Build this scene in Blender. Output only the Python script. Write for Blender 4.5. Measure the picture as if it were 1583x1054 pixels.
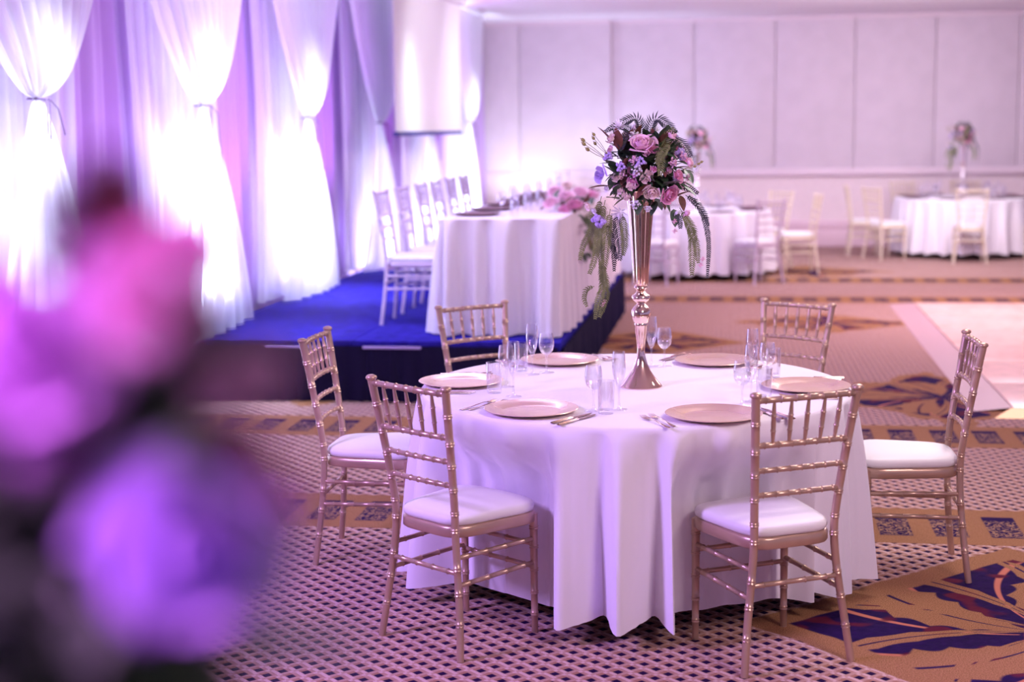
import bpy, bmesh, math, random
from mathutils import Vector, Matrix, noise

R = random.Random(7)
pi = math.pi
sc = bpy.context.scene
COL = sc.collection
for o in list(bpy.data.objects):
    bpy.data.objects.remove(o)

# ------------------------------------------------------------------ camera
CAMH, PITCH, FPX, ROLL, PSI = 1.7356, 0.14226, 2308.7, -0.013388, 0.155415
cr, sr, cp, sp = math.cos(ROLL), math.sin(ROLL), math.cos(PITCH), math.sin(PITCH)
fwd = Vector((0, cp, -sp)); dn0 = Vector((0, -sp, -cp)); rt0 = Vector((1, 0, 0))
right = rt0 * cr - dn0 * sr
down = rt0 * sr + dn0 * cr
cam_d = bpy.data.cameras.new('camera')
cam = bpy.data.objects.new('camera', cam_d); COL.objects.link(cam)
M = Matrix.Identity(4)
for i in range(3):
    M[i][0] = right[i]; M[i][1] = -down[i]; M[i][2] = -fwd[i]
M[2][3] = CAMH
cam.matrix_world = M
cam_d.sensor_width = 36.0
cam_d.lens = FPX / 1583 * 36
cam_d.clip_start = 0.05
cam_d.dof.use_dof = True
cam_d.dof.focus_distance = 5.35
cam_d.dof.aperture_fstop = (cam_d.lens / 1000) / 0.030
sc.camera = cam

# ------------------------------------------------------------------ colour management, world
sc.view_settings.view_transform = 'Standard'
sc.view_settings.look = 'None'
sc.view_settings.gamma = 1
sc.view_settings.use_curve_mapping = False
sc.view_settings.exposure = 1.1
w = bpy.data.worlds.new('world'); sc.world = w; w.use_nodes = True
w.node_tree.nodes['Background'].inputs[0].default_value = (0.56, 0.44, 0.92, 1)
w.node_tree.nodes['Background'].inputs[1].default_value = 0.27

EX = Vector((math.cos(PSI), -math.sin(PSI), 0)); EY = Vector((math.sin(PSI), math.cos(PSI), 0))
def RM(a, b, z=0.0):                      # room coordinates to world
    return EX * a + EY * b + Vector((0, 0, z))

def light(kind, name, loc, color, power, size=1.0, target=None, spot=None, blend=.5, sy=None):
    d = bpy.data.lights.new(name, kind); d.energy = power; d.color = color
    if kind == 'AREA':
        d.size = size
        if sy: d.shape = 'RECTANGLE'; d.size_y = sy
    elif kind == 'SPOT':
        d.shadow_soft_size = size; d.spot_size = spot; d.spot_blend = blend
    else: d.shadow_soft_size = size
    o = bpy.data.objects.new(name, d); COL.objects.link(o); o.location = loc
    if target is not None:
        o.rotation_euler = (Vector(target) - Vector(loc)).to_track_quat('-Z', 'Y').to_euler()
    return o

# ceiling panels of the hall (out of view above), the coloured uplighters behind the drapes, washes and added fill spots
light('AREA', 'ceiling_light_main', (1.9, 6.4, 3.12), (1.0, 0.92, 0.90), 41, 1.4, (0.6, 5.6, 0))
light('AREA', 'ceiling_light_front', (2.2, 2.2, 3.12), (1.0, 0.78, 0.80), 58, 1.0, (0.7, 5.2, .4))
light('AREA', 'ceiling_light_right', (4.4, 13.0, 3.12), (1.0, 0.76, 0.82), 150, 2.2, (4.0, 12.6, 0))
light('AREA', 'ceiling_light_far', (4.8, 17.6, 3.12), (1.0, 0.92, 0.98), 100, 3.0, (4.6, 20, .2))
light('AREA', 'ceiling_light_far_left', (1.3, 16.4, 3.12), (0.84, 0.74, 1.0), 54, 2.4, (0.6, 20.5, .6))
light('AREA', 'ceiling_light_stage', RM(-2.0, 9.6, 3.12), (0.70, 0.62, 1.0), 48, 1.6, RM(-1.8, 10.6, 0))
for b in (7.06, 9.38, 11.73, 14.12, 16.5, 18.9):
    z = .43 if 9.2 < b < 13.9 else .05
    for db in (-.2, .2): light('SPOT', 'drape_uplight', RM(-3.555, b + db, z), (0.70, 0.82, 1.0), 125 if b > 8 else 110, .03, RM(-3.50, b, 2.2), spot=1.3, blend=.8)
    light('SPOT', 'drape_fill', RM(-2.55, b - .1, 3.12), (0.72, 0.86, 1.0), {16.5: 3, 14.12: 70}.get(b, 480), .3, RM(-3.47, b, 1.1), spot=.95, blend=1.0)  # second spot: added from overhead just to brighten the white swags
for b in (5.9, 8.25, 10.55, 12.9, 15.2, 17.6):
    light('SPOT', 'purple_uplight', RM(-2.95, b, .46 if 9.3 < b < 13.9 else .05), (0.66, 0.24, 1.0), 100, .08, RM(-3.7, b, 2.0), spot=1.1, blend=.9)
light('SPOT', 'wall_uplight', RM(-1.45, 21.0, .4), (0.62, 0.72, 1.0), 50, .1, RM(-1.55, 21.6, 2.4), spot=1.9, blend=.9)
light('SPOT', 'wall_uplight_left', RM(-3.1, 20.6, .4), (0.84, 0.92, 1.0), 50, .1, RM(-3.1, 21.5, 1.8), spot=1.9, blend=.9)
light('SPOT', 'purple_wash', RM(-3.2, 3.2, 2.4), (0.54, 0.34, 1.0), 300, .35, RM(-.6, 5.2, .4), spot=1.3, blend=.8)
light('SPOT', 'screen_fill', RM(.6, 13.4, 3.12), (0.95, 0.90, 1.0), 210, .3, RM(-3.1, 15.0, 2.3), spot=.75, blend=.6)  # fill spot added to lift the brightness of the projection screen
light('SPOT', 'foreground_wash', (-1.3, .0, 2.0), (0.78, 0.24, 1.0), 270, .15, (-.40, .72, 1.50), spot=.9, blend=.8)

# ------------------------------------------------------------------ materials
def nt(name):
    m = bpy.data.materials.new(name); m.use_nodes = True
    return m, m.node_tree, m.node_tree.nodes['Principled BSDF']
def mat(name, col, rough=.6, metal=0.0, spec=.5, var=0.0, vscale=20, bump=0.0, bscale=200, sheen=0.0, coat=0.0, trans=0.0, col2=None):
    m, t, b = nt(name)
    b.inputs['Base Color'].default_value = (*col, 1)
    b.inputs['Roughness'].default_value = rough
    b.inputs['Metallic'].default_value = metal
    b.inputs['Specular IOR Level'].default_value = spec
    if sheen: b.inputs['Sheen Weight'].default_value = sheen
    if coat: b.inputs['Coat Weight'].default_value = coat
    tc = t.nodes.new('ShaderNodeTexCoord')
    if var or col2:
        n = t.nodes.new('ShaderNodeTexNoise'); n.inputs['Scale'].default_value = vscale; n.inputs['Detail'].default_value = 3
        t.links.new(tc.outputs['Object'], n.inputs['Vector'])
        mx = t.nodes.new('ShaderNodeMix'); mx.data_type = 'RGBA'
        c2 = col2 or tuple(min(1, c * (1 + var)) for c in col); c1 = col if col2 else tuple(c * (1 - var) for c in col)
        mx.inputs[6].default_value = (*c1, 1); mx.inputs[7].default_value = (*c2, 1)
        mr = t.nodes.new('ShaderNodeMapRange'); mr.inputs[1].default_value = .35; mr.inputs[2].default_value = .65
        t.links.new(n.outputs['Fac'], mr.inputs[0]); t.links.new(mr.outputs[0], mx.inputs[0])
        t.links.new(mx.outputs[2], b.inputs['Base Color'])
    if bump:
        n = t.nodes.new('ShaderNodeTexNoise'); n.inputs['Scale'].default_value = bscale; n.inputs['Detail'].default_value = 2
        t.links.new(tc.outputs['Object'], n.inputs['Vector'])
        bp = t.nodes.new('ShaderNodeBump'); bp.inputs['Strength'].default_value = bump; bp.inputs['Distance'].default_value = .002
        t.links.new(n.outputs['Fac'], bp.inputs['Height']); t.links.new(bp.outputs[0], b.inputs['Normal'])
    if trans:
        tr = t.nodes.new('ShaderNodeBsdfTranslucent'); tr.inputs[0].default_value = (*col, 1)
        ms = t.nodes.new('ShaderNodeMixShader'); ms.inputs[0].default_value = trans
        out = t.nodes['Material Output']
        t.links.new(b.outputs[0], ms.inputs[1]); t.links.new(tr.outputs[0], ms.inputs[2]); t.links.new(ms.outputs[0], out.inputs[0])
    return m

MT = {}
MT['chair'] = mat('champagne_gold_paint', (.50, .335, .255), .30, .5, var=.06, vscale=8)
MT['chair_white'] = mat('white_chair_paint', (.58, .46, .60), .35, .1, var=.03)
MT['chair_cream'] = mat('cream_chair_paint', (.76, .64, .50), .38, .1, var=.03)
MT['cushion'] = mat('white_leatherette', (.80, .77, .80), .5, bump=.12, bscale=300)
MT['cloth'] = mat('white_table_linen', (.80, .75, .84), .85, spec=.15, bump=.15, bscale=600, sheen=.2)
MT['cloth_back'] = mat('white_satin_linen', (.80, .73, .84), .7, spec=.2, sheen=.2)
MT['vase'] = mat('mirror_rose_gold', (.97, .76, .63), .09, 1.0)
MT['vase_white'] = mat('pale_silver_metal', (.90, .82, .88), .16, .9)
MT['charger'] = mat('rose_gold_charger', (.88, .62, .55), .26, .65, col2=(.92, .68, .50), vscale=5)
MT['charger_dark'] = mat('dark_charger', (.20, .09, .12), .3, .3)
MT['cutlery'] = mat('copper_steel', (.62, .42, .38), .22, 1.0)
MT['deck'] = mat('blue_stage_carpet', (.024, .016, .27), .9, spec=.05, var=.25, vscale=14, bump=.3, bscale=300)
MT['skirt'] = mat('black_velvet_skirt', (.012, .008, .04), .85, spec=.1)
MT['strip'] = mat('pale_stage_edge', (.45, .35, .75), .4)
MT['ceil'] = mat('painted_plaster', (.80, .74, .82), .9, var=.02)
MT['panel'] = mat('fabric_wall_panel', (.66, .56, .64), .9, var=.03, vscale=4, bump=.3, bscale=260)
MT['dado'] = mat('dado_paint', (.80, .66, .70), .7, var=.02)
MT['rail'] = mat('rail_paint', (.74, .60, .68), .5)
MT['base'] = mat('skirting_paint', (.72, .52, .60), .6)
MT['wallpaint'] = mat('side_wall_paint', (.5, .42, .6), .9)
MT['screen'] = mat('projection_screen', (.90, .88, .89), .8, trans=.15)
MT['screen_bar'] = mat('dark_blue_bar', (.03, .03, .22), .5)
MT['backdrape'] = mat('lilac_satin', (.60, .40, .78), .6, sheen=.3, trans=.25)
MT['ribbon'] = mat('purple_ribbon', (.16, .09, .22), .7)
MT['parquet'] = mat('pink_parquet', (.72, .45, .40), .30, var=.12, vscale=9)
MT['parquet_edge'] = mat('lilac_ramp', (.44, .28, .32), .5)
MT['gold_edge'] = mat('gold_ramp', (.62, .33, .06), .4, .2)
# flowers
MT['rose_pink'] = mat('pale_pink_petal', (.88, .58, .72), .6, trans=.3)
MT['rose_hot'] = mat('pink_petal', (.84, .40, .62), .6, trans=.3)
MT['rose_cream'] = mat('cream_petal', (.90, .74, .72), .6, trans=.3)
MT['rose_lilac'] = mat('lilac_petal', (.62, .48, .86), .6, trans=.3)
MT['rose_mauve'] = mat('mauve_petal', (.80, .52, .84), .6, trans=.3)
MT['petal_white'] = mat('white_petal', (.88, .84, .90), .6, trans=.3)
MT['leaf'] = mat('dark_green_leaf', (.045, .085, .040), .4, var=.3, vscale=30, spec=.6)
MT['leaf_brown'] = mat('red_brown_leaf', (.15, .055, .040), .45, var=.25, vscale=30)
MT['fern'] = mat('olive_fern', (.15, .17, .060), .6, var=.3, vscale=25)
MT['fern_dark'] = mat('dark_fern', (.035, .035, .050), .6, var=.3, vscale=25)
MT['bud'] = mat('yellow_green_bud', (.30, .26, .08), .5)
MT['stem'] = mat('green_stem', (.10, .12, .06), .6)

def glass_mat():
    m, t, b = nt('clear_glass'); t.nodes.remove(b)
    tr = t.nodes.new('ShaderNodeBsdfTransparent'); tr.inputs[0].default_value = (.985, .98, .99, 1)
    gl = t.nodes.new('ShaderNodeBsdfGlossy'); gl.inputs['Roughness'].default_value = .04; gl.inputs[0].default_value = (.95, .93, 1, 1)
    lw = t.nodes.new('ShaderNodeLayerWeight'); lw.inputs[0].default_value = .38
    mr = t.nodes.new('ShaderNodeMapRange'); mr.inputs[3].default_value = .06; mr.inputs[4].default_value = .9
    pw = t.nodes.new('ShaderNodeMath'); pw.operation = 'POWER'; pw.inputs[1].default_value = 1.35; t.links.new(lw.outputs['Facing'], pw.inputs[0])
    ms = t.nodes.new('ShaderNodeMixShader')
    t.links.new(pw.outputs[0], mr.inputs[0]); t.links.new(mr.outputs[0], ms.inputs[0])
    t.links.new(tr.outputs[0], ms.inputs[1]); t.links.new(gl.outputs[0], ms.inputs[2])
    t.links.new(ms.outputs[0], t.nodes['Material Output'].inputs[0])
    return m
MT['glass'] = glass_mat()
def sheer_mat():
    m, t, b = nt('sheer_white_voile')
    b.inputs['Base Color'].default_value = (.90, .88, .95, 1); b.inputs['Roughness'].default_value = .8
    tl = t.nodes.new('ShaderNodeBsdfTranslucent'); tl.inputs[0].default_value = (.92, .90, .98, 1)
    tr = t.nodes.new('ShaderNodeBsdfTransparent')
    m1 = t.nodes.new('ShaderNodeMixShader'); m1.inputs[0].default_value = .55
    m2 = t.nodes.new('ShaderNodeMixShader'); m2.inputs[0].default_value = .12
    t.links.new(b.outputs[0], m1.inputs[1]); t.links.new(tl.outputs[0], m1.inputs[2])
    t.links.new(m1.outputs[0], m2.inputs[1]); t.links.new(tr.outputs[0], m2.inputs[2])
    t.links.new(m2.outputs[0], t.nodes['Material Output'].inputs[0])
    return m
MT['sheer'] = sheer_mat()

# --- carpet: lattice, bands of ornamental squares, leafy medallions
def carpet_mat():
    m, t, bs = nt('patterned_carpet')
    L = t.links
    def V(x): return x
    def mth(op, a, b=None, c=None, clamp=False):
        n = t.nodes.new('ShaderNodeMath'); n.operation = op; n.use_clamp = clamp
        for i, x in enumerate((a, b, c)):
            if x is None: continue
            if isinstance(x, (int, float)): n.inputs[i].default_value = x
            else: L.new(x, n.inputs[i])
        return n.outputs[0]
    def mix(f, a, b):
        n = t.nodes.new('ShaderNodeMix'); n.data_type = 'RGBA'
        if isinstance(f, (int, float)): n.inputs[0].default_value = f
        else: L.new(f, n.inputs[0])
        for i, x in ((6, a), (7, b)):
            if isinstance(x, tuple): n.inputs[i].default_value = (*x, 1)
            else: L.new(x, n.inputs[i])
        return n.outputs[2]
    tc = t.nodes.new('ShaderNodeTexCoord'); sx = t.nodes.new('ShaderNodeSeparateXYZ'); L.new(tc.outputs['Object'], sx.inputs[0])
    A, B = sx.outputs[0], sx.outputs[1]
    def nz(scale, detail=2, off=0, vec=None):
        n = t.nodes.new('ShaderNodeTexNoise'); n.inputs['Scale'].default_value = scale; n.inputs['Detail'].default_value = detail
        if vec is None:
            vm = t.nodes.new('ShaderNodeVectorMath'); vm.inputs[1].default_value = (off, off * .7, 0); L.new(tc.outputs['Object'], vm.inputs[0]); vec = vm.outputs[0]
        L.new(vec, n.inputs['Vector']); return n.outputs['Fac']
    def step(x, e, wd=.01):          # smooth 0->1 as x passes e
        mr = t.nodes.new('ShaderNodeMapRange'); mr.interpolation_type = 'SMOOTHSTEP'
        mr.inputs[1].default_value = e - wd; mr.inputs[2].default_value = e + wd; L.new(x, mr.inputs[0]); return mr.outputs[0]
    def inv(x): return mth('SUBTRACT', 1, x)
    # lattice
    P = .0800
    u = mth('DIVIDE', mth('ADD', A, B), P); v = mth('DIVIDE', mth('SUBTRACT', A, mth('MULTIPLY', B, .97)), P)
    fu = mth('ABSOLUTE', mth('SUBTRACT', mth('FRACT', u), .5)); fv = mth('ABSOLUTE', mth('SUBTRACT', mth('FRACT', v), .5))
    hole = mth('MULTIPLY', inv(step(fu, .225, .03)), inv(step(fv, .225, .03)))
    # over/under weave: which strip on top, with a rusty edge beside it
    cu = mth('FRACT', mth('MULTIPLY', mth('FLOOR', u), .5)); cv = mth('FRACT', mth('MULTIPLY', mth('FLOOR', v), .5))
    edge = mth('MULTIPLY', step(mth('FRACT', u), .68, .05), inv(step(fv, .26, .04)))
    edge2 = mth('MULTIPLY', inv(step(mth('FRACT', v), .31, .05)), inv(step(fu, .26, .04)))
    fleck = nz(420, 2)
    straw = mix(step(fleck, .5, .15), (.44, .28, .27), (.68, .48, .47))
    rust = (.26, .10, .05)
    inU = step(fu, .255, .03); inV = step(fv, .255, .03)
    par = mth('MULTIPLY', mth('FRACT', mth('MULTIPLY', mth('ADD', mth('FLOOR', u), mth('FLOOR', v)), .5)), 2)
    usel = mth('MULTIPLY', inU, mth('SUBTRACT', 1, mth('MULTIPLY', inV, par)))
    tan = mix(step(fleck, .5, .15), (.35, .19, .16), (.52, .33, .29))
    lat = mix(usel, tan, straw)
    lat = mix(mth('MULTIPLY', mth('MAXIMUM', edge, edge2), .6), lat, rust)
    lat = mix(hole, lat, (.018, .006, .045))
    # tan ground
    sand = mix(step(nz(260, 3, 3), .5, .12), (.20, .090, .042), (.40, .20, .11))
    navy = mix(nz(30, 2, 5), (.010, .004, .035), (.028, .008, .085))
    # bands along A at B = 6.48, 8.42 (+8.54k)
    col = lat
    def inr(x, c, h, e=.008): return inv(step(mth('ABSOLUTE', mth('SUBTRACT', x, c)), h, e))
    for c in (6.50, 8.42, 15.02, 16.9):
        band = inr(B, c, .29)
        sqa = mth('ABSOLUTE', mth('SUBTRACT', mth('FRACT', mth('DIVIDE', mth('ADD', A, 20.00 - .63 + .115 - .01), .23)), .5))
        sq = mth('MULTIPLY', inv(step(sqa, .30, .02)), inr(B, c, .17))
        sc_ = nz(34, 3, 9); scw = inr(sc_, .5, .035, .02)
        inner = mth('MULTIPLY', inr(B, mth('ADD', c, -.02) if False else c - .03, .13, .02), scw)
        sqc = mix(inner, navy, (.36, .20, .12))
        bc = mix(sq, sand, sqc)
        col = mix(band, col, bc)
    # medallions: diamonds with gold acanthus leaves
    def medallion(col, ca, cb, h, arms, tw, ph, hb=None):
        x = mth('SUBTRACT', A, ca); y = mth('SUBTRACT', B, cb)
        wob = mth('MULTIPLY', mth('SUBTRACT', nz(3.2, 2, ca + 4), .5), .10 if hb == h else .55)
        d = mth('ADD', mth('ADD', mth('ABSOLUTE', x), mth('ABSOLUTE', mth('MULTIPLY', y, 1.0 if hb is None else h / hb))), wob)
        r = mth('SQRT', mth('ADD', mth('MULTIPLY', x, x), mth('MULTIPLY', y, y)))
        th = mth('ARCTAN2', y, x)
        def arm(off, n, twist, r0, r1, wdt):
            ph_ = mth('ADD', mth('ADD', mth('DIVIDE', mth('MULTIPLY', th, n), 2 * pi), mth('MULTIPLY', r, twist)), off)
            f = mth('ABSOLUTE', mth('SUBTRACT', mth('FRACT', mth('ADD', ph_, 20)), .5))
            # leaf width tapers to both ends, lobed edge
            tt = mth('DIVIDE', mth('SUBTRACT', r, r0), r1 - r0)
            prof = mth('MULTIPLY', mth('SQRT', mth('MAXIMUM', mth('MULTIPLY', tt, mth('SUBTRACT', 1, tt)), 0)), wdt)
            lobe = mth('MULTIPLY', mth('ABSOLUTE', mth('SINE', mth('MULTIPLY', tt, 17))), .10)
            prof = mth('SUBTRACT', prof, mth('MULTIPLY', lobe, wdt))
            vein = inr(f, 0.0, .012, .008)
            a_ = inv(step(mth('SUBTRACT', f, prof), 0, .012))
            return mth('MULTIPLY', a_, inv(vein))
        a1 = arm(ph, arms, tw, .05, h * .80, .60)
        a2 = arm(ph + .5, arms * 2, -tw * 1.5, .02, h * .98, .30)
        lf = mth('MAXIMUM', a1, a2)
        line = mth('MULTIPLY', inr(mth('FRACT', mth('ADD', mth('ADD', mth('MULTIPLY', th, arms / pi), mth('MULTIPLY', r, tw * 2.2)), 20)), .5, .035, .015), inr(r, h * .6, h * .45))
        inside = mix(line, navy, (.50, .17, .12))
        inside = mix(lf, inside, sand)
        inside = mix(mth('MULTIPLY', step(nz(6, 1, ca), .60, .04), inv(lf)), inside, (.10, .012, .035))
        col = mix(inv(step(d, h + .16, .01)), col, sand)
        return mix(inv(step(d, h, .01)), col, inside)
    for k, (ca, cb, h, hb) in enumerate([(1.07, 5.13, .90, .90), (1.25, 9.65, .74, .78), (.70, 13.25, .66, .52), (-.72, 12.0, .60, .60), (.75, 17.9, .8, .6), (-2.75, 9.75, .75, .6)]):
        col = medallion(col, ca, cb, h, 5, .55 if k % 2 == 0 else -.5, .12 + .2 * k, hb=hb)
    L.new(col, bs.inputs['Base Color']); bs.inputs['Roughness'].default_value = .92; bs.inputs['Specular IOR Level'].default_value = .05
    bp = t.nodes.new('ShaderNodeBump'); bp.inputs['Strength'].default_value = .45; bp.inputs['Distance'].default_value = .004
    hh = mth('ADD', mth('MULTIPLY', mth('SUBTRACT', 1, hole), .8), mth('MULTIPLY', fleck, .5))
    L.new(hh, bp.inputs['Height']); L.new(bp.outputs[0], bs.inputs['Normal'])
    return m
MT['carpet'] = carpet_mat()

# ------------------------------------------------------------------ mesh helpers
class MB:
    def __init__(s): s.v = []; s.f = []
    def add(s, vs, fs):
        o = len(s.v); s.v += [tuple(p) for p in vs]; s.f += [tuple(i + o for i in f) for f in fs]; return s
    def box(s, x0, x1, y0, y1, z0, z1, M=None):
        vs = [Vector((x, y, z)) for z in (z0, z1) for (x, y) in ((x0, y0), (x1, y0), (x1, y1), (x0, y1))]
        if M is not None: vs = [M @ p for p in vs]
        return s.add(vs, [(0, 3, 2, 1), (4, 5, 6, 7), (0, 1, 5, 4), (1, 2, 6, 5), (2, 3, 7, 6), (3, 0, 4, 7)])
    def cbox(s, x0, x1, y0, y1, z0, z1, c, M=None):     # box with bevelled edges
        bm = bmesh.new(); bmesh.ops.create_cube(bm, size=1)
        for v in bm.verts:
            v.co = Vector(((x0 + x1) / 2 + v.co.x * (x1 - x0), (y0 + y1) / 2 + v.co.y * (y1 - y0), (z0 + z1) / 2 + v.co.z * (z1 - z0)))
        bmesh.ops.bevel(bm, geom=bm.edges[:], offset=c, segments=2, affect='EDGES', profile=.6)
        bm.verts.index_update()
        vs = [M @ v.co if M is not None else v.co.copy() for v in bm.verts]
        fs = [[v.index for v in f.verts] for f in bm.faces]; bm.free()
        return s.add(vs, fs)
    def tube(s, pts, rad, n=10, flat=1.0, cap=True):
        pts = [Vector(p) for p in pts]
        if isinstance(rad, (int, float)): rad = [rad] * len(pts)
        T = []
        for i in range(len(pts)):
            d = pts[min(i + 1, len(pts) - 1)] - pts[max(i - 1, 0)]
            T.append(d.normalized() if d.length > 1e-9 else Vector((0, 0, 1)))
        ref = Vector((0, 0, 1)) if abs(T[0].z) < .9 else Vector((1, 0, 0))
        N = (ref - T[0] * ref.dot(T[0])).normalized()
        vs = []
        for i, p in enumerate(pts):
            N = (N - T[i] * N.dot(T[i])).normalized(); Bn = T[i].cross(N)
            for k in range(n):
                a = 2 * pi * k / n
                vs.append(p + (N * math.cos(a) * flat + Bn * math.sin(a)) * rad[i])
        fs = []
        for i in range(len(pts) - 1):
            for k in range(n):
                fs.append((i * n + k, i * n + (k + 1) % n, (i + 1) * n + (k + 1) % n, (i + 1) * n + k))
        if cap:
            fs.append(tuple(reversed(range(n)))); fs.append(tuple((len(pts) - 1) * n + k for k in range(n)))
        return s.add(vs, fs)
    def lathe(s, prof, n=24, M=None, ribs=0, rib=0.0, close=False):
        vs = []
        for (r, z) in prof:
            for k in range(n):
                a = 2 * pi * k / n
                rr = r * (1 + (rib * math.cos(a * ribs) if ribs else 0))
                p = Vector((rr * math.cos(a), rr * math.sin(a), z)); vs.append(M @ p if M is not None else p)
        fs = []
        for i in range(len(prof) - 1):
            for k in range(n):
                fs.append((i * n + k, i * n + (k + 1) % n, (i + 1) * n + (k + 1) % n, (i + 1) * n + k))
        if close: fs.append(tuple(reversed(range(n)))); fs.append(tuple((len(prof) - 1) * n + k for k in range(n)))
        return s.add(vs, fs)
    def ball(s, c, r, n=8, sq=(1, 1, 1)):
        c = Vector(c); m = max(4, n // 2 + 1)
        prof = [(math.sin(pi * i / (m - 1)) * r + 1e-5, -math.cos(pi * i / (m - 1)) * r) for i in range(m)]
        return s.lathe(prof, n, Matrix.Translation(c) @ Matrix.Diagonal((*sq, 1)))
    def grid(s, fn, nu, nv, closeu=False):
        vs = [fn(i, j) for j in range(nv) for i in range(nu)]
        fs = []
        for j in range(nv - 1):
            for i in range(nu if closeu else nu - 1):
                i2 = (i + 1) % nu
                fs.append((j * nu + i, j * nu + i2, (j + 1) * nu + i2, (j + 1) * nu + i))
        return s.add(vs, fs)
    def mesh(s, name, m, smooth=True):
        me = bpy.data.meshes.new(name); me.from_pydata(s.v, [], s.f); me.validate()
        me.materials.append(MT[m] if isinstance(m, str) else m)
        if smooth:
            me.polygons.foreach_set('use_smooth', [True] * len(me.polygons))
            try: me.set_sharp_from_angle(angle=math.radians(50))
            except Exception: pass
        return me
    def build(s, name, m, parent=None, smooth=True, room=False):
        o = bpy.data.objects.new(name, s.mesh(name, m, smooth)); COL.objects.link(o)
        if parent is not None: o.parent = parent
        if room: o.rotation_euler.z = -PSI
        return o
def put(name, me, parent=None, loc=(0, 0, 0), rot=None, s=1.0):
    o = bpy.data.objects.new(name, me); COL.objects.link(o)
    if parent is not None: o.parent = parent
    o.location = loc
    if rot is not None: o.rotation_mode = 'QUATERNION'; o.rotation_quaternion = rot
    o.scale = (s, s, s) if isinstance(s, (int, float)) else s
    return o
def tag(o, label, cat, group=None):
    o['label'] = label; o['category'] = cat
    if group: o['group'] = group
    elif 'group' in o: del o['group']
    return o
def empty(name, loc=(0, 0, 0), rz=0.0):
    o = bpy.data.objects.new(name, None); COL.objects.link(o); o.location = loc; o.rotation_euler = (0, 0, rz)
    o.empty_display_size = .1
    return o
def structure(o): o['kind'] = 'structure'; return o
KIDS = {}
def copy_tree(o, parent=None):
    kids = [c for c in o.children]
    c = o.copy(); COL.objects.link(c); c.parent = parent
    for k in kids: copy_tree(k, c)
    return c
def swap_mats(root, mp):
    st = [root]
    while st:
        o = st.pop(); st += list(o.children)
        if o.type == 'MESH' and o.data.materials and o.data.materials[0].name in mp:
            o.material_slots[0].link = 'OBJECT'; o.material_slots[0].material = mp[o.data.materials[0].name]

def ray(u, v):
    X, Y = u - 791.5, v - 527
    x, y = X * cr + Y * sr, -X * sr + Y * cr
    return Vector((x, FPX * cp - y * sp, -FPX * sp - y * cp))
O = Vector((0, 0, CAMH))
def onz(u, v, z): d = ray(u, v); return O + d * ((z - CAMH) / d.z)
def ony(u, v, y): d = ray(u, v); return O + d * (y / d.y)

# ================================================================== THE ROOM
WB = 21.7; CZ = 3.22; A0 = -3.86; A1 = 9.0; B0 = -5.0
m = MB(); m.box(A0, A1, B0, WB + .3, -.05, 0)
structure(m.build('floor', 'carpet', room=True, smooth=False))
m = MB(); m.box(A0, A1, B0, WB + .3, CZ, CZ + .1)
ceil = structure(m.build('ceiling', 'ceil', room=True, smooth=False))
m = MB(); m.box(A0 - .1, A0, B0, WB + .3, 0, CZ)
structure(m.build('wall_left', 'wallpaint', room=True, smooth=False))
# back wall with separate fabric panels
m = MB(); m.box(A0, A1, WB + .03, WB + .3, 0, CZ)
wall = structure(m.build('wall_back', 'dado', room=True, smooth=False))
joints = [-3.80, -3.22, -1.90]
j2 = [-1.90, -.727, .407, 1.505, 2.595, 3.711, 4.83, 5.95, 7.07, 8.19, 8.99]
pan = MB().cbox(-.5, .5, -.03, .03, 1.09, CZ - .03, .008).mesh('wall_panel', 'panel')
def wpanel(a0, a1, off):
    o = put('wall_panel', pan, wall, (( a0 + a1) / 2, WB + .03 - off, 0)); o.scale = (a1 - a0 - .010, 1, 1)
for a0, a1 in zip(joints[:-1], joints[1:]): wpanel(a0, a1, .16)
for a0, a1 in zip(j2[:-1], j2[1:]): wpanel(a0, a1, .02)
m = MB(); m.box(A0, -1.905, WB - .10, WB + .05, 0, CZ); m.build('wall_pier', 'dado', wall, smooth=False)
def trims(n, a0, a1, off):
    m = MB(); m.cbox(a0, a1, WB - off - .05, WB + .03 - off, 1.0, 1.085, .01); m.cbox(a0, a1, WB - off - .03, WB + .03 - off, 1.045, 1.10, .008)
    structure(m.build('trim_%d' % n, 'rail', room=True))
    m = MB(); m.cbox(a0, a1, WB - off - .04, WB + .03 - off, 0, .36, .01); m.cbox(a0, a1, WB - off - .075, WB + .03 - off, 0, .22, .008); m.cbox(a0, a1, WB - off - .06, WB + .03 - off, .27, .30, .006)
    structure(m.build('baseboard_back' if n == 1 else 'baseboard_back_left', 'base', room=True))
    m = MB(); m.cbox(a0, a1, WB - off - .06, WB + .03 - off, CZ - .05, CZ, .01)
    structure(m.build('trim_%d' % (n + 2), 'rail', room=True))
trims(1, -1.9, A1, 0); trims(2, A0, -1.905, .13)

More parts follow.
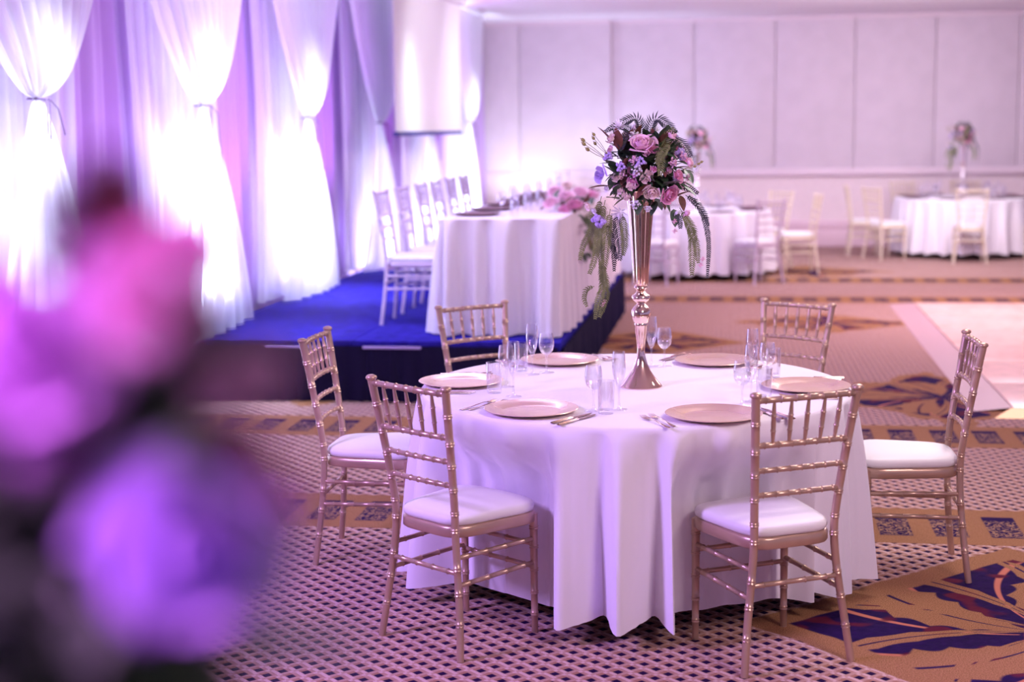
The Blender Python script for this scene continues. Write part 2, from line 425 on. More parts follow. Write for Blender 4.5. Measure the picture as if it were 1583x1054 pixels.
# ================================================================== DRAPES along the left wall
def back_drape():
    b0, b1 = 3.5, 21.5; n = 1300
    rr = random.Random(3); ph = [rr.uniform(0, 6.28) for _ in range(6)]
    def fn(i, j):
        b = b0 + (b1 - b0) * i / (n - 1); t = j / 9; z = .02 + (CZ - .05) * t
        wv = .030 * math.sin(b * 27 + 1.6 * math.sin(b * 3.1 + ph[0])) + .02 * math.sin(b * 47 + ph[1] + 2 * math.sin(b * 1.7)) + .018 * math.sin(b * 9.3 + ph[2] + t)
        bb = b + .03 * math.sin(z * 1.4 + b * 5)
        return (-3.775 + wv * .85 * (1.15 - .3 * t), bb, z)
    m = MB(); m.grid(fn, n, 10)
    o = m.build('backdrop_curtain', 'backdrape', room=True)
    tag(o, 'long lilac pleated curtain covering the whole left wall behind the white swags', 'curtain')
back_drape()
wcol = []
def swag(b, seed, tz, label, ribbon=True):
    rr = random.Random(seed); root = empty('tied_curtain', RM(-3.47, b, 0), -PSI)
    zf = .42 if 9.0 < b < 14.3 else .03
    def prof(npl, up):
        ph = rr.uniform(0, 6.28); ph2 = rr.uniform(0, 6.28)
        nu, nv = 160, 26
        def fn(i, j):
            u = -1 + 2 * i / (nu - 1); t = j / (nv - 1)
            if up:
                h = (CZ - .04 - tz) * t ** 1.35; wd = .035 + .92 * h ** .55; z = tz + h
                sag = -.0 * (1 - u * u)
                bulge = .16 * math.sin(min(1, t * 2.4) * pi / 2) * math.exp(-t * 2.2) * (1 - u * u * .8)
                amp = .006 + .022 * min(1, t * 2)
            else:
                h = (tz - zf) * t; wd = .05 + .64 * (h / 1.4) ** .85; z = tz - h
                bulge = .03 * math.sin(t * pi) + .05 * (1 - u * u) * t
                amp = .006 + .030 * t
            a = bulge + amp * (math.cos(u * npl * pi + ph + .6 * math.sin(3 * u + ph2)) + .35 * math.cos(u * npl * 2.3 * pi + ph2))
            # cloth edge: the V side edges sweep in a soft curve
            return (a, u * wd, z)
        return fn, nu, nv
    f, nu, nv = prof(9, True); m = MB(); m.grid(f, nu, nv); m.build('upper_swag', 'sheer', root)
    f, nu, nv = prof(6, False); m = MB(); m.grid(f, nu, nv); m.build('lower_fall', 'sheer', root)
    ph = rr.uniform(0, 6)
    def fp(i, j):
        y = -.80 + 1.60 * i / 119; t = j / 7; z = zf + (CZ - .04 - zf) * t
        return (-.175 + .018 * math.sin(y * 38 + ph) + .012 * math.sin(y * 61 + ph), y * (1 - .10 * math.sin(t * pi)) + .02 * math.sin(z * 2 + ph), z)
    m = MB(); m.grid(fp, 120, 8); m.build('back_panel', 'sheer', root)
    m = MB(); m.tube([(.05 * math.cos(a), .045 * math.sin(a), tz) for a in [2 * pi * k / 14 for k in range(15)]], .006, 6)
    m.tube([(.06, -.03, tz), (.075, -.06, tz - .06), (.075, -.065, tz - .17), (.075, -.035, tz - .20), (.07, -.025, tz - .12), (.06, 0, tz)], .0035, 6)
    L_ = .18 if seed == 1 else .42
    m.tube([(.06, .0, tz), (.08, .05, tz - .05), (.085, .07, tz - L_ * .6), (.085, .10, tz - L_)], .004, 6)
    m.build('tie_ribbon', 'ribbon', root)
    tag(root, label, 'curtain')
for i, (b, tz, lb) in enumerate([
    (4.75, 1.92, 'sheer white curtain tied at mid height, nearest one beyond the left edge of the view'),
    (7.06, 1.905, 'sheer white tied curtain at the far left edge with a short ribbon loop'),
    (9.35, 1.90, 'sheer white tied curtain with the long dangling ribbon, second from the left'),
    (11.73, 1.83, 'sheer white tied curtain third from the left, behind the open stage floor'),
    (14.15, 1.79, 'sheer white tied curtain behind the stage chairs, left of the projection screen'),
    (16.5, 1.80, 'sheer white tied curtain mostly hidden behind the projection screen'),
    (18.9, 1.80, 'sheer white tied curtain between the projection screen and the back wall')]):
    swag(b, (5, 1, 2, 3, 4, 6, 7)[i], tz, lb)

# projection screen
root = empty('projection_screen', RM(-3.15, 14.98, 0), -PSI)
m = MB(); m.box(-.004, .004, -1.56, 1.62, 1.70, CZ - .14); m.build('screen_fabric', 'screen', root, smooth=False)
m = MB(); m.cbox(-.02, .02, -1.58, 1.64, 1.665, 1.705, .008); m.build('weight_bar', 'screen_bar', root)
m = MB(); m.cbox(-.07, .07, -1.66, 1.72, CZ - .15, CZ - .005, .02); m.build('housing', 'screen', root)
tag(root, 'white pull-down projection screen with a dark blue bottom bar above the stage chairs', 'projector screen')

# ================================================================== STAGE
SH = .394
root = empty('stage', RM(-2.4, 9.2, 0), -PSI)
def loc_st(a, b): return a + 2.4, b - 9.2
SA0, SA1, SB0, SB1 = -3.62, -1.13, 9.2, 13.95
amid = -2.48
nb = [9.2, 11.6, 13.95]
for x0, x1 in ((SA0, amid), (amid, SA1)):
    for y0, y1 in zip(nb[:-1], nb[1:]):
        p0 = loc_st(x0, y0); p1 = loc_st(x1, y1)
        m = MB(); m.cbox(p0[0] + .003, p1[0] - .003, p0[1] + .003, p1[1] - .003, SH - .06, SH, .006); m.build('deck_panel', 'deck', root)
def pleat(path, z0, z1, amp, k, seed, nz_=6):
    rr = random.Random(seed); ph = rr.uniform(0, 6)
    P = [];
    for (p, q) in zip(path[:-1], path[1:]):
        L_ = math.hypot(q[0] - p[0], q[1] - p[1]); n = int(L_ / .02)
        for i in range(n):
            t = i / n; P.append((p[0] + (q[0] - p[0]) * t, p[1] + (q[1] - p[1]) * t, (q[1] - p[1]) / L_, -(q[0] - p[0]) / L_, t * L_))
    def fn(i, j):
        x, y, nx, ny, s_ = P[i]; t = j / (nz_ - 1)
        o = amp * (.35 + .65 * t) * (math.sin(s_ * k + ph + math.sin(s_ * 4)) + .5 * math.sin(s_ * k * 1.7 + 2)) + .02
        return (x + nx * o, y + ny * o, z1 + (z0 - z1) * t)
    m = MB(); m.grid(fn, len(P), nz_); return m
x0, y0 = loc_st(SA0, SB0); x1, y1 = loc_st(SA1, SB1)
pleat([(x0, y0), (x1, y0)], .005, SH - .03, .012, 55, 1).build('stage_skirt', 'skirt', root)
pleat([(x1, y0), (x1, y1)], .005, SH - .03, .012, 55, 2).build('stage_skirt', 'skirt', root)
for a_, b_ in ((-3.05, -2.68), (-2.40, -2.02)):
    m = MB(); m.cbox(loc_st(a_, 0)[0], loc_st(b_, 0)[0], y0 - .045, y0 - .034, SH - .045, SH - .028, .003); m.build('edge_strip', 'strip', root)
tag(root, 'low stage with a blue deck and dark pleated skirt beside the draped left wall', 'stage')

# ================================================================== DANCE FLOOR
root = empty('dance_floor', RM(3.6, 9.2, 0), -PSI)
m = MB(); m.box(-2.0, 3.2, 0, 5.4, .001, .012); m.build('underlay', 'parquet_edge', root, smooth=False)
pp = MB().cbox(-.447, .447, -.447, .447, .006, .022, .003).mesh('parquet_panel', 'parquet')
for i in range(5):
    for j in range(6):
        put('parquet_panel', pp, root, (-1.54 + i * .9, .46 + j * .9, 0))
m = MB(); m.add([(-2.22, -.02, .001), (-2.0, .012, .020), (-2.0, 5.42, .020), (-2.22, 5.42, .001)], [(0, 1, 2, 3)]); m.build('edge_ramp', 'parquet_edge', root, smooth=False)
m = MB(); m.add([(-2.14, -.24, .002), (2.9, -.24, .002), (2.9, 0.01, .020), (-2.0, .01, .020)], [(0, 1, 2, 3)]); m.build('gold_ramp', 'gold_edge', root, smooth=False)
tag(root, 'pinkish parquet dance floor with a yellow edge ramp at the right edge', 'dance floor')

# ================================================================== CHAIRS
def lerp(a, b, t): return a + (b - a) * t
def ringed(pts, r0, r1, rings, n=10, rh=1.19, rw=.0022, double=True, mid=0.0):
    """tube along polyline with bamboo rings at the given fractions"""
    pts = [Vector(p) for p in pts]
    L = [0]
    for a, b in zip(pts[:-1], pts[1:]): L.append(L[-1] + (b - a).length)
    T = L[-1]
    def at(s):
        s = max(0, min(T, s))
        for i in range(len(pts) - 1):
            if s <= L[i + 1] + 1e-9: return pts[i].lerp(pts[i + 1], (s - L[i]) / max(1e-9, L[i + 1] - L[i]))
        return pts[-1]
    S = [(0, 1), (T, 1)] + [(x, 1) for x in L[1:-1]]
    for f in rings:
        c = f * T
        offs = (-.0045, .0045) if double else (0,)
        lo, hi = c - (0.0045 if double else 0) - rw, c + (0.0045 if double else 0) + rw
        S = [x for x in S if not (lo <= x[0] <= hi)]
        S += [(lo, 1), (hi, 1)]
        for q in offs: S.append((c + q, rh))
        if double: S.append((c, 1.02))
    S.sort()
    m = MB(); rads = [lerp(r0, r1, s / T) * k * (1 + mid * math.sin(pi * s / T)) for s, k in S]
    m.tube([at(s) for s, k in S], rads, n); return m

def spline(P, n=8):
    out = []
    P = [Vector(p) for p in P]; Q = [P[0] * 2 - P[1]] + P + [P[-1] * 2 - P[-2]]
    for i in range(1, len(Q) - 2):
        for k in range(n):
            t = k / n
            out.append(.5 * ((2 * Q[i]) + (Q[i + 1] - Q[i - 1]) * t + (2 * Q[i - 1] - 5 * Q[i] + 4 * Q[i + 1] - Q[i + 2]) * t * t + (3 * Q[i] - Q[i - 1] - 3 * Q[i + 1] + Q[i + 2]) * t ** 3))
    out.append(P[-1]); return out

def make_chair(m='chair'):
    root = empty('chiavari_chair')
    post = [(-.197, -.035, 0.0), (-.180, -.018, .14), (-.158, -.004, .30), (-.147, 0, .42), (-.150, -.005, .52), (-.166, -.034, .72), (-.183, -.064, .905)]
    for s in (-1, 1):
        P = [(-s * x, y, z) for x, y, z in post]; sp_ = spline(P, 5)
        mb = ringed(sp_, .0125, .0140, [.13, .24, .33, .47, .535, .625, .715, .80, .905], 12)
        mb.lathe([(.0138, 0), (.0185, .004), (.0195, .009), (.017, .014), (.009, .018), (.0001, .019)], 12, Matrix.Translation(Vector(sp_[-1]) - Vector((0, 0, .003))))
        mb.build('back_post', m, root)
        mb = ringed([(s * .172, .345, 0), (s * .172, .345, .425)], .0115, .0145, [.16, .34, .53, .72, .88], 12); mb.build('front_leg', m, root)
    def px(z):      # post position at height z
        Q = spline(post, 5)
        for a, b in zip(Q[:-1], Q[1:]):
            if a.z <= z <= b.z: return a.lerp(b, (z - a.z) / (b.z - a.z))
    def rail(z, r, rings, name, bow=.012):
        p = px(z); P = [(p.x * -u, p.y - bow * (1 - u * u), z + .002 * (1 - u * u)) for u in (-1, -.75, -.5, -.25, 0, .25, .5, .75, 1)]
        ringed(P, r, r, rings, 8, 1.25, .0022, False).build(name, m, root)
    rr5 = [.09, .23, .37, .5, .63, .77, .91]
    rail(.893, .0105, rr5, 'crest_rail'); rail(.745, .0100, rr5, 'back_rail')
    rail(.662, .0092, rr5, 'back_rail'); rail(.580, .0092, rr5, 'back_rail')
    pt, pb = px(.893), px(.745)
    for k in range(5):
        u = -.66 + .33 * k
        a = Vector((pb.x * u, pb.y - .012 * (1 - u * u), .745)); b = Vector((pt.x * u, pt.y - .012 * (1 - u * u), .893))
        mb = ringed([a, a.lerp(b, .25), a.lerp(b, .5), a.lerp(b, .75), b], .0046, .0046, [.32, .66], 8, 1.28, .004, False, mid=.75); mb.build('spindle', m, root)
    # seat frame: D shaped ring
    def outline(grow, n=44):
        out = []
        for k in range(n):
            a = 2 * pi * k / n; c, s_ = math.cos(a), math.sin(a)
            q = 5.5; rr = (abs(c) ** q + abs(s_) ** q) ** (-1 / q)
            x, y = c * rr, s_ * rr
            wd = lerp(.150, .203, (y + 1) / 2)
            out.append((x * (wd + grow), .183 + y * (.186 + grow) + (.012 * (1 - x * x) if y > 0 else 0)))
        return out
    mb = MB(); o_ = outline(.0); i_ = outline(-.02); n = len(o_)
    prof = [(outline(-.004), .395), (outline(0), .400), (outline(0), .428), (outline(-.005), .434), (outline(-.03), .434), (outline(-.03), .395), (outline(-.004), .395)]
    vs = [(x, y, z) for ol, z in prof for x, y in ol]; fs = []
    for j in range(len(prof) - 1):
        for i in range(n): fs.append((j * n + i, j * n + (i + 1) % n, (j + 1) * n + (i + 1) % n, (j + 1) * n + i))
    mb.add(vs, fs); mb.box(-.12, .12, .03, .35, .400, .412); mb.build('seat_frame', m, root)
    mb = MB(); prof = [(-.05, .4335), (-.012, .4335), (-.004, .440), (-.001, .452), (-.004, .464), (-.012, .470), (-.035, .477), (-.08, .481), (-.13, .482)]
    vs = [(x, y + (.0), z) for g, z in prof for x, y in outline(g)]; fs = []
    for j in range(len(prof) - 1):
        for i in range(n): fs.append((j * n + i, j * n + (i + 1) % n, (j + 1) * n + (i + 1) % n, (j + 1) * n + i))
    fs.append(tuple((len(prof) - 1) * n + i for i in range(n))); mb.add(vs, fs)
    c = mb.build('seat_cushion', 'cushion', root); c['label'] = 'white padded seat cushion'
    def st(p, q, name='stretcher'): ringed([p, q], .0088, .0088, [.14, .38, .62, .86], 8, 1.25, .0022, False).build(name, m, root)
    for s in (-1, 1):
        for zr, zf in ((.335, .335), (.245, .250)):
            p = px(zr); st((s * abs(p.x), p.y, zr), (s * .172, .345, zf))
    st((-.172, .345, .315), (.172, .345, .315)); st((-.172, .345, .235), (.172, .345, .235))
    p = px(.285); st((-abs(p.x), p.y, .285), (abs(p.x), p.y, .285))
    return root
CH = make_chair()
first = True
def chair(x, y, rz, label, group=None, z=0.0, paint=None):
    global first
    o = CH if first else copy_tree(CH)
    first = False
    o.location = (x, y, z); o.rotation_euler = (0, 0, rz)
    tag(o, label, 'chair', group)
    if paint: swap_mats(o, {'champagne_gold_paint': MT[paint]})
    return o
TX, TY, TZ, TR = .462, 5.610, .755, .815
G1 = 'chairs around the main round table'
chair(-.299, 4.865, -.779, 'champagne gold bamboo-style chair front left of the main round table, its back to the camera', G1)
chair(.894, 4.632, .361, 'champagne gold bamboo-style chair front right of the main round table, its back to the camera', G1)
chair(-.739, 6.023, -1.728, 'gold bamboo-style chair seen side-on at the left of the main round table', G1)
chair(1.711, 5.679, 1.443, 'gold bamboo-style chair seen side-on at the right of the main round table', G1)
chair(-.152, 6.932, -2.569, 'gold bamboo-style chair behind the main round table, against the dark stage skirt', G1)
chair(1.288, 6.855, 2.404, 'gold bamboo-style chair behind the main round table at right, only its back showing', G1)

# ================================================================== ROUND TABLES
def round_cloth(cx, cy, rad, top, push=(), seed=1, hem=.065, folds=25, n=300):
    rr = random.Random(seed); ph = [rr.uniform(0, 6.28) for _ in range(6)]
    levels = [('t', 0.0), ('t', .5), ('t', .93)] + [('e', k) for k in (0, .5, 1)] + [('d', t) for t in (.02, .06, .12, .2, .3, .4, .5, .6, .7, .8, .9, .96, 1)]
    def fn(i, j):
        th = 2 * pi * i / n; kd, t = levels[j]
        if kd == 't': r = rad * t + .001; z = top
        elif kd == 'e':
            a = t * pi / 2; r = rad * .985 + .012 * math.sin(a); z = top - .012 * (1 - math.cos(a))
        else:
            ft = th * folds + 1.3 * math.sin(th * 2 + ph[0]) + .9 * math.sin(th * 3 + ph[1])
            wv = math.cos(ft); wv = (abs(wv) ** .75) * (1 if wv > 0 else -1)
            wv += .35 * math.cos(th * folds * 2.1 + ph[2])
            am = (.50 + .5 * math.sin(th * 5 + ph[3])) * .022 + .028
            r = rad + .003 + (.030 + .045 * math.sin(th) * (1 if seed == 11 and math.sin(th) < 0 else 0)) * t ** 1.2 + am * (t ** .6) * wv * 1.35
            z = top - .012 - (top - .012 - hem) * t - (.010 * wv * t if t > .5 else 0) + .012 * t
        x, y = r * math.cos(th), r * math.sin(th)
        if kd == 'd':
            for (ox, oy, rz) in push:
                dx, dy = cx + x - ox, cy + y - oy
                c, s_ = math.cos(-rz), math.sin(-rz); lx, ly = dx * c - dy * s_, dx * s_ + dy * c
                if ly < .425 and abs(lx) < .40 and ly > 0:
                    k = 1 - max(0, min(1, (abs(lx) - .21) / .12)); k = k * k * (3 - 2 * k)
                    kz = max(0, min(1, (.70 - z) / .20)); kz = kz * kz * (3 - 2 * kz)
                    ly2 = ly + (.415 + .020 * wv - ly) * k * kz
                    lx2 = lx
                    c, s_ = math.cos(rz), math.sin(rz)
                    x = ox + lx2 * c - ly2 * s_ - cx; y = oy + lx2 * s_ + ly2 * c - cy
        return (x, y, z)
    m = MB(); m.grid(fn, n, len(levels), True)
    return m
def round_table(cx, cy, label, cloth_label, push=(), seed=1, rad=TR, n=300):
    root = empty('round_table', (cx, cy, 0))
    m = MB(); m.lathe([(.001, .722), (rad - .02, .722), (rad - .010, .727), (rad - .010, .744), (rad - .02, .748), (.001, .748)], 48); m.build('tabletop', 'base', root)
    for k in range(4):
        a = pi / 4 + k * pi / 2; m = MB(); m.tube([(.40 * math.cos(a), .40 * math.sin(a), .722), (.46 * math.cos(a), .46 * math.sin(a), 0)], .016, 10); m.build('leg', 'cutlery', root)
    tag(root, label, 'table')
    o = round_cloth(cx, cy, rad, TZ, push, seed, n=n).build('tablecloth', 'cloth'); o.location = (cx, cy, 0)
    tag(o, cloth_label, 'tablecloth')
    return root
round_table(TX, TY, 'round banquet table in the middle foreground hidden under its white cloth', 'white floor-length cloth with soft folds on the main round table',
            push=((-.299, 4.865, -.779), (.894, 4.632, .361), (-.739, 6.023, -1.728), (1.711, 5.679, 1.443)), seed=11, n=420)

# ------------------------------------------------------------------ tableware prototypes
ZT = TZ + .0006
def m_glass(prof, n=24): return MB().lathe(prof, n)
wine_bowl = m_glass([(.006, .072), (.016, .078), (.026, .090), (.031, .108), (.0315, .125), (.0285, .145), (.026, .160), (.0250, .160), (.0275, .145), (.0303, .125), (.0298, .108), (.025, .092), (.012, .080), (.001, .078)]).mesh('bowl', 'glass')
wine_stem = m_glass([(.0305, .0), (.031, .001), (.029, .0025), (.012, .005), (.0045, .012), (.0036, .03), (.0038, .055), (.006, .072), (.004, .076)]).mesh('stem', 'glass')
flute_bowl = m_glass([(.004, .075), (.010, .085), (.018, .108), (.0235, .135), (.0245, .155), (.0225, .185), (.0205, .205), (.0197, .205), (.0215, .185), (.0233, .155), (.022, .135), (.016, .108), (.006, .088), (.001, .085)]).mesh('bowl', 'glass')
flute_stem = m_glass([(.029, .0), (.0295, .001), (.027, .0025), (.011, .005), (.0042, .012), (.0033, .035), (.0036, .06), (.004, .075), (.002, .08)]).mesh('stem', 'glass')
tumbler_m = m_glass([(.001, .0), (.026, .0), (.0275, .002), (.0285, .05), (.0295, .115), (.0285, .115), (.0272, .05), (.026, .014), (.001, .012)]).mesh('tumbler', 'glass')
def stemglass(name, bowl, stem, loc, label, group):
    r = empty(name, loc); put('bowl', bowl, r); put('stem', stem, r); return tag(r, label, 'glass', group)
def tumbler(loc, label, group): return tag(put('tumbler', tumbler_m, None, loc), label, 'glass', group)
charger_m = MB().lathe([(.001, .004), (.095, .004), (.105, .0055), (.112, .009), (.150, .0145), (.1635, .0165), (.1645, .0155), (.160, .0125), (.115, .004), (.105, .0), (.001, .0)], 56).mesh('charger_plate', 'charger')
charger_d = MB().lathe([(.001, .004), (.105, .0055), (.150, .0145), (.1635, .0165), (.160, .0125), (.105, .0), (.001, .0)], 32).mesh('charger_plate', 'charger_dark')
def strip(prof, th=.0022):       # prof: (y, halfwidth, z)
    m = MB(); n = len(prof)
    vs = []
    for (y, hw, z) in prof: vs += [(-hw, y, z), (0, y, z + th * .7), (hw, y, z), (0, y, z - th * .3)]
    fs = []
    for i in range(n - 1):
        for k in range(4): fs.append((i * 4 + k, i * 4 + (k + 1) % 4, (i + 1) * 4 + (k + 1) % 4, (i + 1) * 4 + k))
    fs += [(3, 2, 1, 0), tuple((n - 1) * 4 + k for k in range(4))]
    m.add(vs, fs); return m
fork_h = strip([(-.098, .006, .003), (-.09, .0085, .003), (-.05, .0055, .004), (0, .0032, .0065), (.035, .0032, .009), (.045, .007, .008), (.055, .0118, .0055), (.066, .0125, .0045), (.07, .0118, .0045)], .003).mesh('fork_handle', 'cutlery')
tn = MB()
for k in range(4):
    x = -.0097 + k * .00647
    tn.tube([(x, .068, .0045), (x, .085, .0048), (x * .95, .10, .0075), (x * .93, .108, .010)], [.0019, .0017, .0014, .0007], 5)
tines_m = tn.mesh('tines', 'cutlery')
knife_h = strip([(-.115, .0075, .004), (-.108, .0105, .004), (-.06, .009, .004), (-.01, .0065, .004), (0, .005, .004)], .007).mesh('knife_handle', 'cutlery')
knife_b = strip([(-.002, .0055, .003), (.01, .0095, .003), (.06, .010, .003), (.09, .008, .003), (.108, .002, .003)], .0018).mesh('blade', 'cutlery')
def fork(loc, rz, label, group):
    r = empty('fork', loc, rz); put('handle', fork_h, r); put('tines', tines_m, r); return tag(r, label, 'fork', group)
def knife(loc, rz, label, group):
    r = empty('knife', loc, rz); put('handle', knife_h, r); put('blade', knife_b, r); return tag(r, label, 'knife', group)

seats = [  # plate pixel, name, glasses (kind,u,v)
    ((821, 632), 'front left', [('w', 918, 635), ('t', 937, 639), ('f', 957, 633)]),
    ((1103, 640), 'front right', [('w', 1147, 627), ('f', 1161, 621), ('t', 1181, 617)]),
    ((1246, 596), 'right', [('f', 1163, 590), ('w', 1186, 594), ('t', 1195, 583)]),
    ((1104, 557), 'back right', [('f', 1007, 566), ('w', 1027, 566)]),
    ((865, 556), 'back left', [('t', 806, 573), ('f', 823, 579), ('w', 845, 576)]),
    ((713, 589), 'left', [('t', 764, 607), ('f', 794, 613), ('w', 783, 598)])]
for (uv, nm, gl) in seats:
    p = onz(*uv, ZT + .01); p.z = ZT
    tag(put('charger_plate', charger_m, None, p), 'round rose-gold charger plate at the %s place of the main table' % nm, 'plate', 'charger plates on the main table')
    d = Vector((TX - p.x, TY - p.y, 0)).normalized(); r_ = Vector((d.y, -d.x, 0)); rz = math.atan2(d.y, d.x) - pi / 2
    for k, off in enumerate((.192, .222)):
        l = p - r_ * off - d * (.01 + .012 * k); fork(l, rz + .06 * (k - .5), '%s fork left of the %s charger plate' % (('inner', 'outer')[k], nm), 'forks on the main table')
        l = p + r_ * off - d * (.02 + .012 * k); knife(l, rz + .05 * (k - .5), '%s knife right of the %s charger plate' % (('inner', 'outer')[k], nm), 'knives on the main table')
    for kd, u, v in gl:
        l = onz(u, v, ZT); l.z = ZT
        if kd == 't': tumbler(l, 'clear straight tumbler beside the %s place setting' % nm, 'glasses on the main table')
        elif kd == 'w': stemglass('wine_glass', wine_bowl, wine_stem, l, 'short-stemmed wine glass beside the %s place setting' % nm, 'glasses on the main table')
        else: stemglass('champagne_flute', flute_bowl, flute_stem, l, 'tall champagne flute beside the %s place setting' % nm, 'glasses on the main table')

# ------------------------------------------------------------------ trumpet vase
VZ = TZ + .0006
def make_vase(m='vase'):
    root = empty('trumpet_vase')
    b = MB(); b.lathe([(.001, 0), (.079, 0), (.0805, .003), (.078, .007), (.070, .016), (.052, .038), (.036, .062), (.024, .090), (.0165, .118), (.0145, .140), (.017, .175), (.022, .205), (.024, .232), (.026, .238), (.0235, .243)], 40); b.build('foot', m, root)
    b = MB(); b.lathe([(.022, .240), (.028, .248), (.034, .262), (.0365, .278), (.034, .292), (.026, .305), (.016, .314), (.013, .318)], 32, ribs=8, rib=.02); b.build('bulb', m, root)
    b = MB(); b.lathe([(.013, .315), (.022, .322), (.033, .331), (.035, .340), (.032, .348), (.022, .354), (.016, .362), (.019, .368), (.026, .376), (.024, .384), (.020, .388)], 32); b.build('collar', m, root)
    b = MB(); b.lathe([(.012, .385), (.024, .388), (.0265, .394), (.031, .47), (.038, .58), (.046, .68), (.053, .735), (.055, .738), (.051, .738), (.044, .68), (.036, .58)], 96, ribs=12, rib=.05); b.build('trumpet', m, root)
    return root
V0 = make_vase(); V0.location = (.487, 5.585, VZ)
tag(V0, 'tall mirrored rose-gold trumpet vase in the centre of the main round table', 'vase')

# ================================================================== FLOWERS
def rose_mesh(name, mt, Rr=.04, npet=15, seed=0, open_=1.0):
    rr = random.Random(seed); m = MB()
    for i in range(npet):
        q = (i + .6) / npet; a0 = i * 2.4 + rr.uniform(-.2, .2)
        half = lerp(1.35, .72, q); Hh = Rr * lerp(1.05, .85, q) * rr.uniform(.94, 1.05)
        base = Rr * lerp(.10, .96, q ** .85)
        curl = Rr * .34 * max(0, q - .35) * open_
        def fn(iu, iv):
            u = -1 + 2 * iu / 6; v = iv / 5
            rad = base * math.sin(min(1, v * 1.25 + .12) * pi / 2) * (1 - .32 * (1 - q) * v * v) + curl * v ** 4
            rad += Rr * .02 * math.cos(u * 5 + i)
            z = Hh * (v ** .85) * (1 - .17 * u * u * v) - curl * .9 * v ** 5 - .45 * Rr
            rad *= 1 + .05 * u * u * q
            a = a0 + u * half * (.45 + .55 * math.sin(min(1, v * 1.5) * pi / 2)) * (1 - .12 * v)
            return (rad * math.cos(a), rad * math.sin(a), z)
        m.grid(fn, 7, 6)
    return m.mesh(name, mt)
def leaf_mesh(name, mt, L=.07, Wd=.018, bend=.25):
    m = MB()
    def fn(i, j):
        u = -1 + i / 2.0; v = j / 8
        w_ = Wd * (math.sin(pi * v ** .8)) ** .8 + .0004
        return (u * w_, -abs(u) * 0 + bend * L * v * v * -.5 + .25 * abs(u) * w_, L * v)
    m.grid(fn, 5, 9); return m.mesh(name, mt)
def frond_mesh(name, mt, pts, ll=.032, step=.0085, seed=0, wdt=.0027, taper=True):
    rr = random.Random(seed); P = spline(pts, 10); m = MB(); m.tube(P, [.0013 * (1 - .6 * i / len(P)) for i in range(len(P))], 4)
    Ln = [0]
    for a, b in zip(P[:-1], P[1:]): Ln.append(Ln[-1] + (b - a).length)
    T = Ln[-1]; s = T * .08; i = 0
    while s < T * .995:
        while i < len(P) - 2 and Ln[i + 1] < s: i += 1
        t = (s - Ln[i]) / max(1e-6, Ln[i + 1] - Ln[i]); p = P[i].lerp(P[i + 1], t); d = (P[i + 1] - P[i]).normalized()
        side = d.cross(Vector((0, 1, 0)));
        if side.length < .2: side = d.cross(Vector((1, 0, 0)))
        side.normalize()
        f = s / T; L_ = ll * (min(1, .45 + f * 2.5) * (1 - .65 * f ** 3) if taper else 1) * rr.uniform(.88, 1.1)
        for sg in (-1, 1):
            dr = (side * sg * .80 + d * .62 + Vector((0, rr.uniform(-.25, .25), 0))).normalized(); nn = dr.cross(Vector((0, 1, 0)))
            if nn.length < .1: nn = Vector((1, 0, 0))
            nn.normalize(); tip = p + dr * L_ + d * L_ * .18
            a = p + dr * L_ * .3
            m.add([p, a + nn * wdt, p + dr * L_ * .68 + nn * wdt * .7 + d * L_ * .05, tip, p + dr * L_ * .68 - nn * wdt * .7 + d * L_ * .05, a - nn * wdt], [(0, 1, 2, 5), (2, 3, 4, 5)])
        s += step * rr.uniform(.9, 1.1)
    return m.mesh(name, mt, smooth=False)
def berry_mesh(name, mt, n=14, rad=.022, br=.0042, seed=0):
    rr = random.Random(seed); m = MB()
    for _ in range(n):
        v = Vector((rr.gauss(0, 1), rr.gauss(0, 1), abs(rr.gauss(0, 1)))).normalized() * rad * rr.uniform(.5, 1)
        m.ball(v, br * rr.uniform(.8, 1.15), 6); m.tube([(0, 0, -rad * .5), v], .0007, 3)
    return m.mesh(name, mt)
def daisy_mesh(name, mt):
    m = MB(); rr = random.Random(2)
    for k in range(30):
        a = k * 2.4; e = .25 + .9 * (k / 30); L_ = .036 * rr.uniform(.8, 1.05)
        d = Vector((math.cos(a) * math.sin(e * 1.35), math.sin(a) * math.sin(e * 1.35), math.cos(e * 1.35)))
        sd = Vector((-math.sin(a), math.cos(a), 0)); m.add([d * .003, d * L_ * .6 + sd * .0032, d * L_, d * L_ * .6 - sd * .0032], [(0, 1, 2, 3)])
    return m.mesh(name, mt, smooth=False)
def budspray_mesh():
    m = MB(); rr = random.Random(5)
    for (x, y, z) in ((-.02, 0, .085), (.004, .005, .10), (-.03, -.006, .062)):
        m.tube([(0, 0, 0), (x * .5, y, z * .6), (x, y, z)], .0011, 4); m.ball((x, y, z + .006), .0066, 8, (1, 1, 1.3))
        m.tube([(x, y, z + .013), (x, y, z + .020)], [.002, .0003], 4)
    return m.mesh('bud_spray', 'bud')
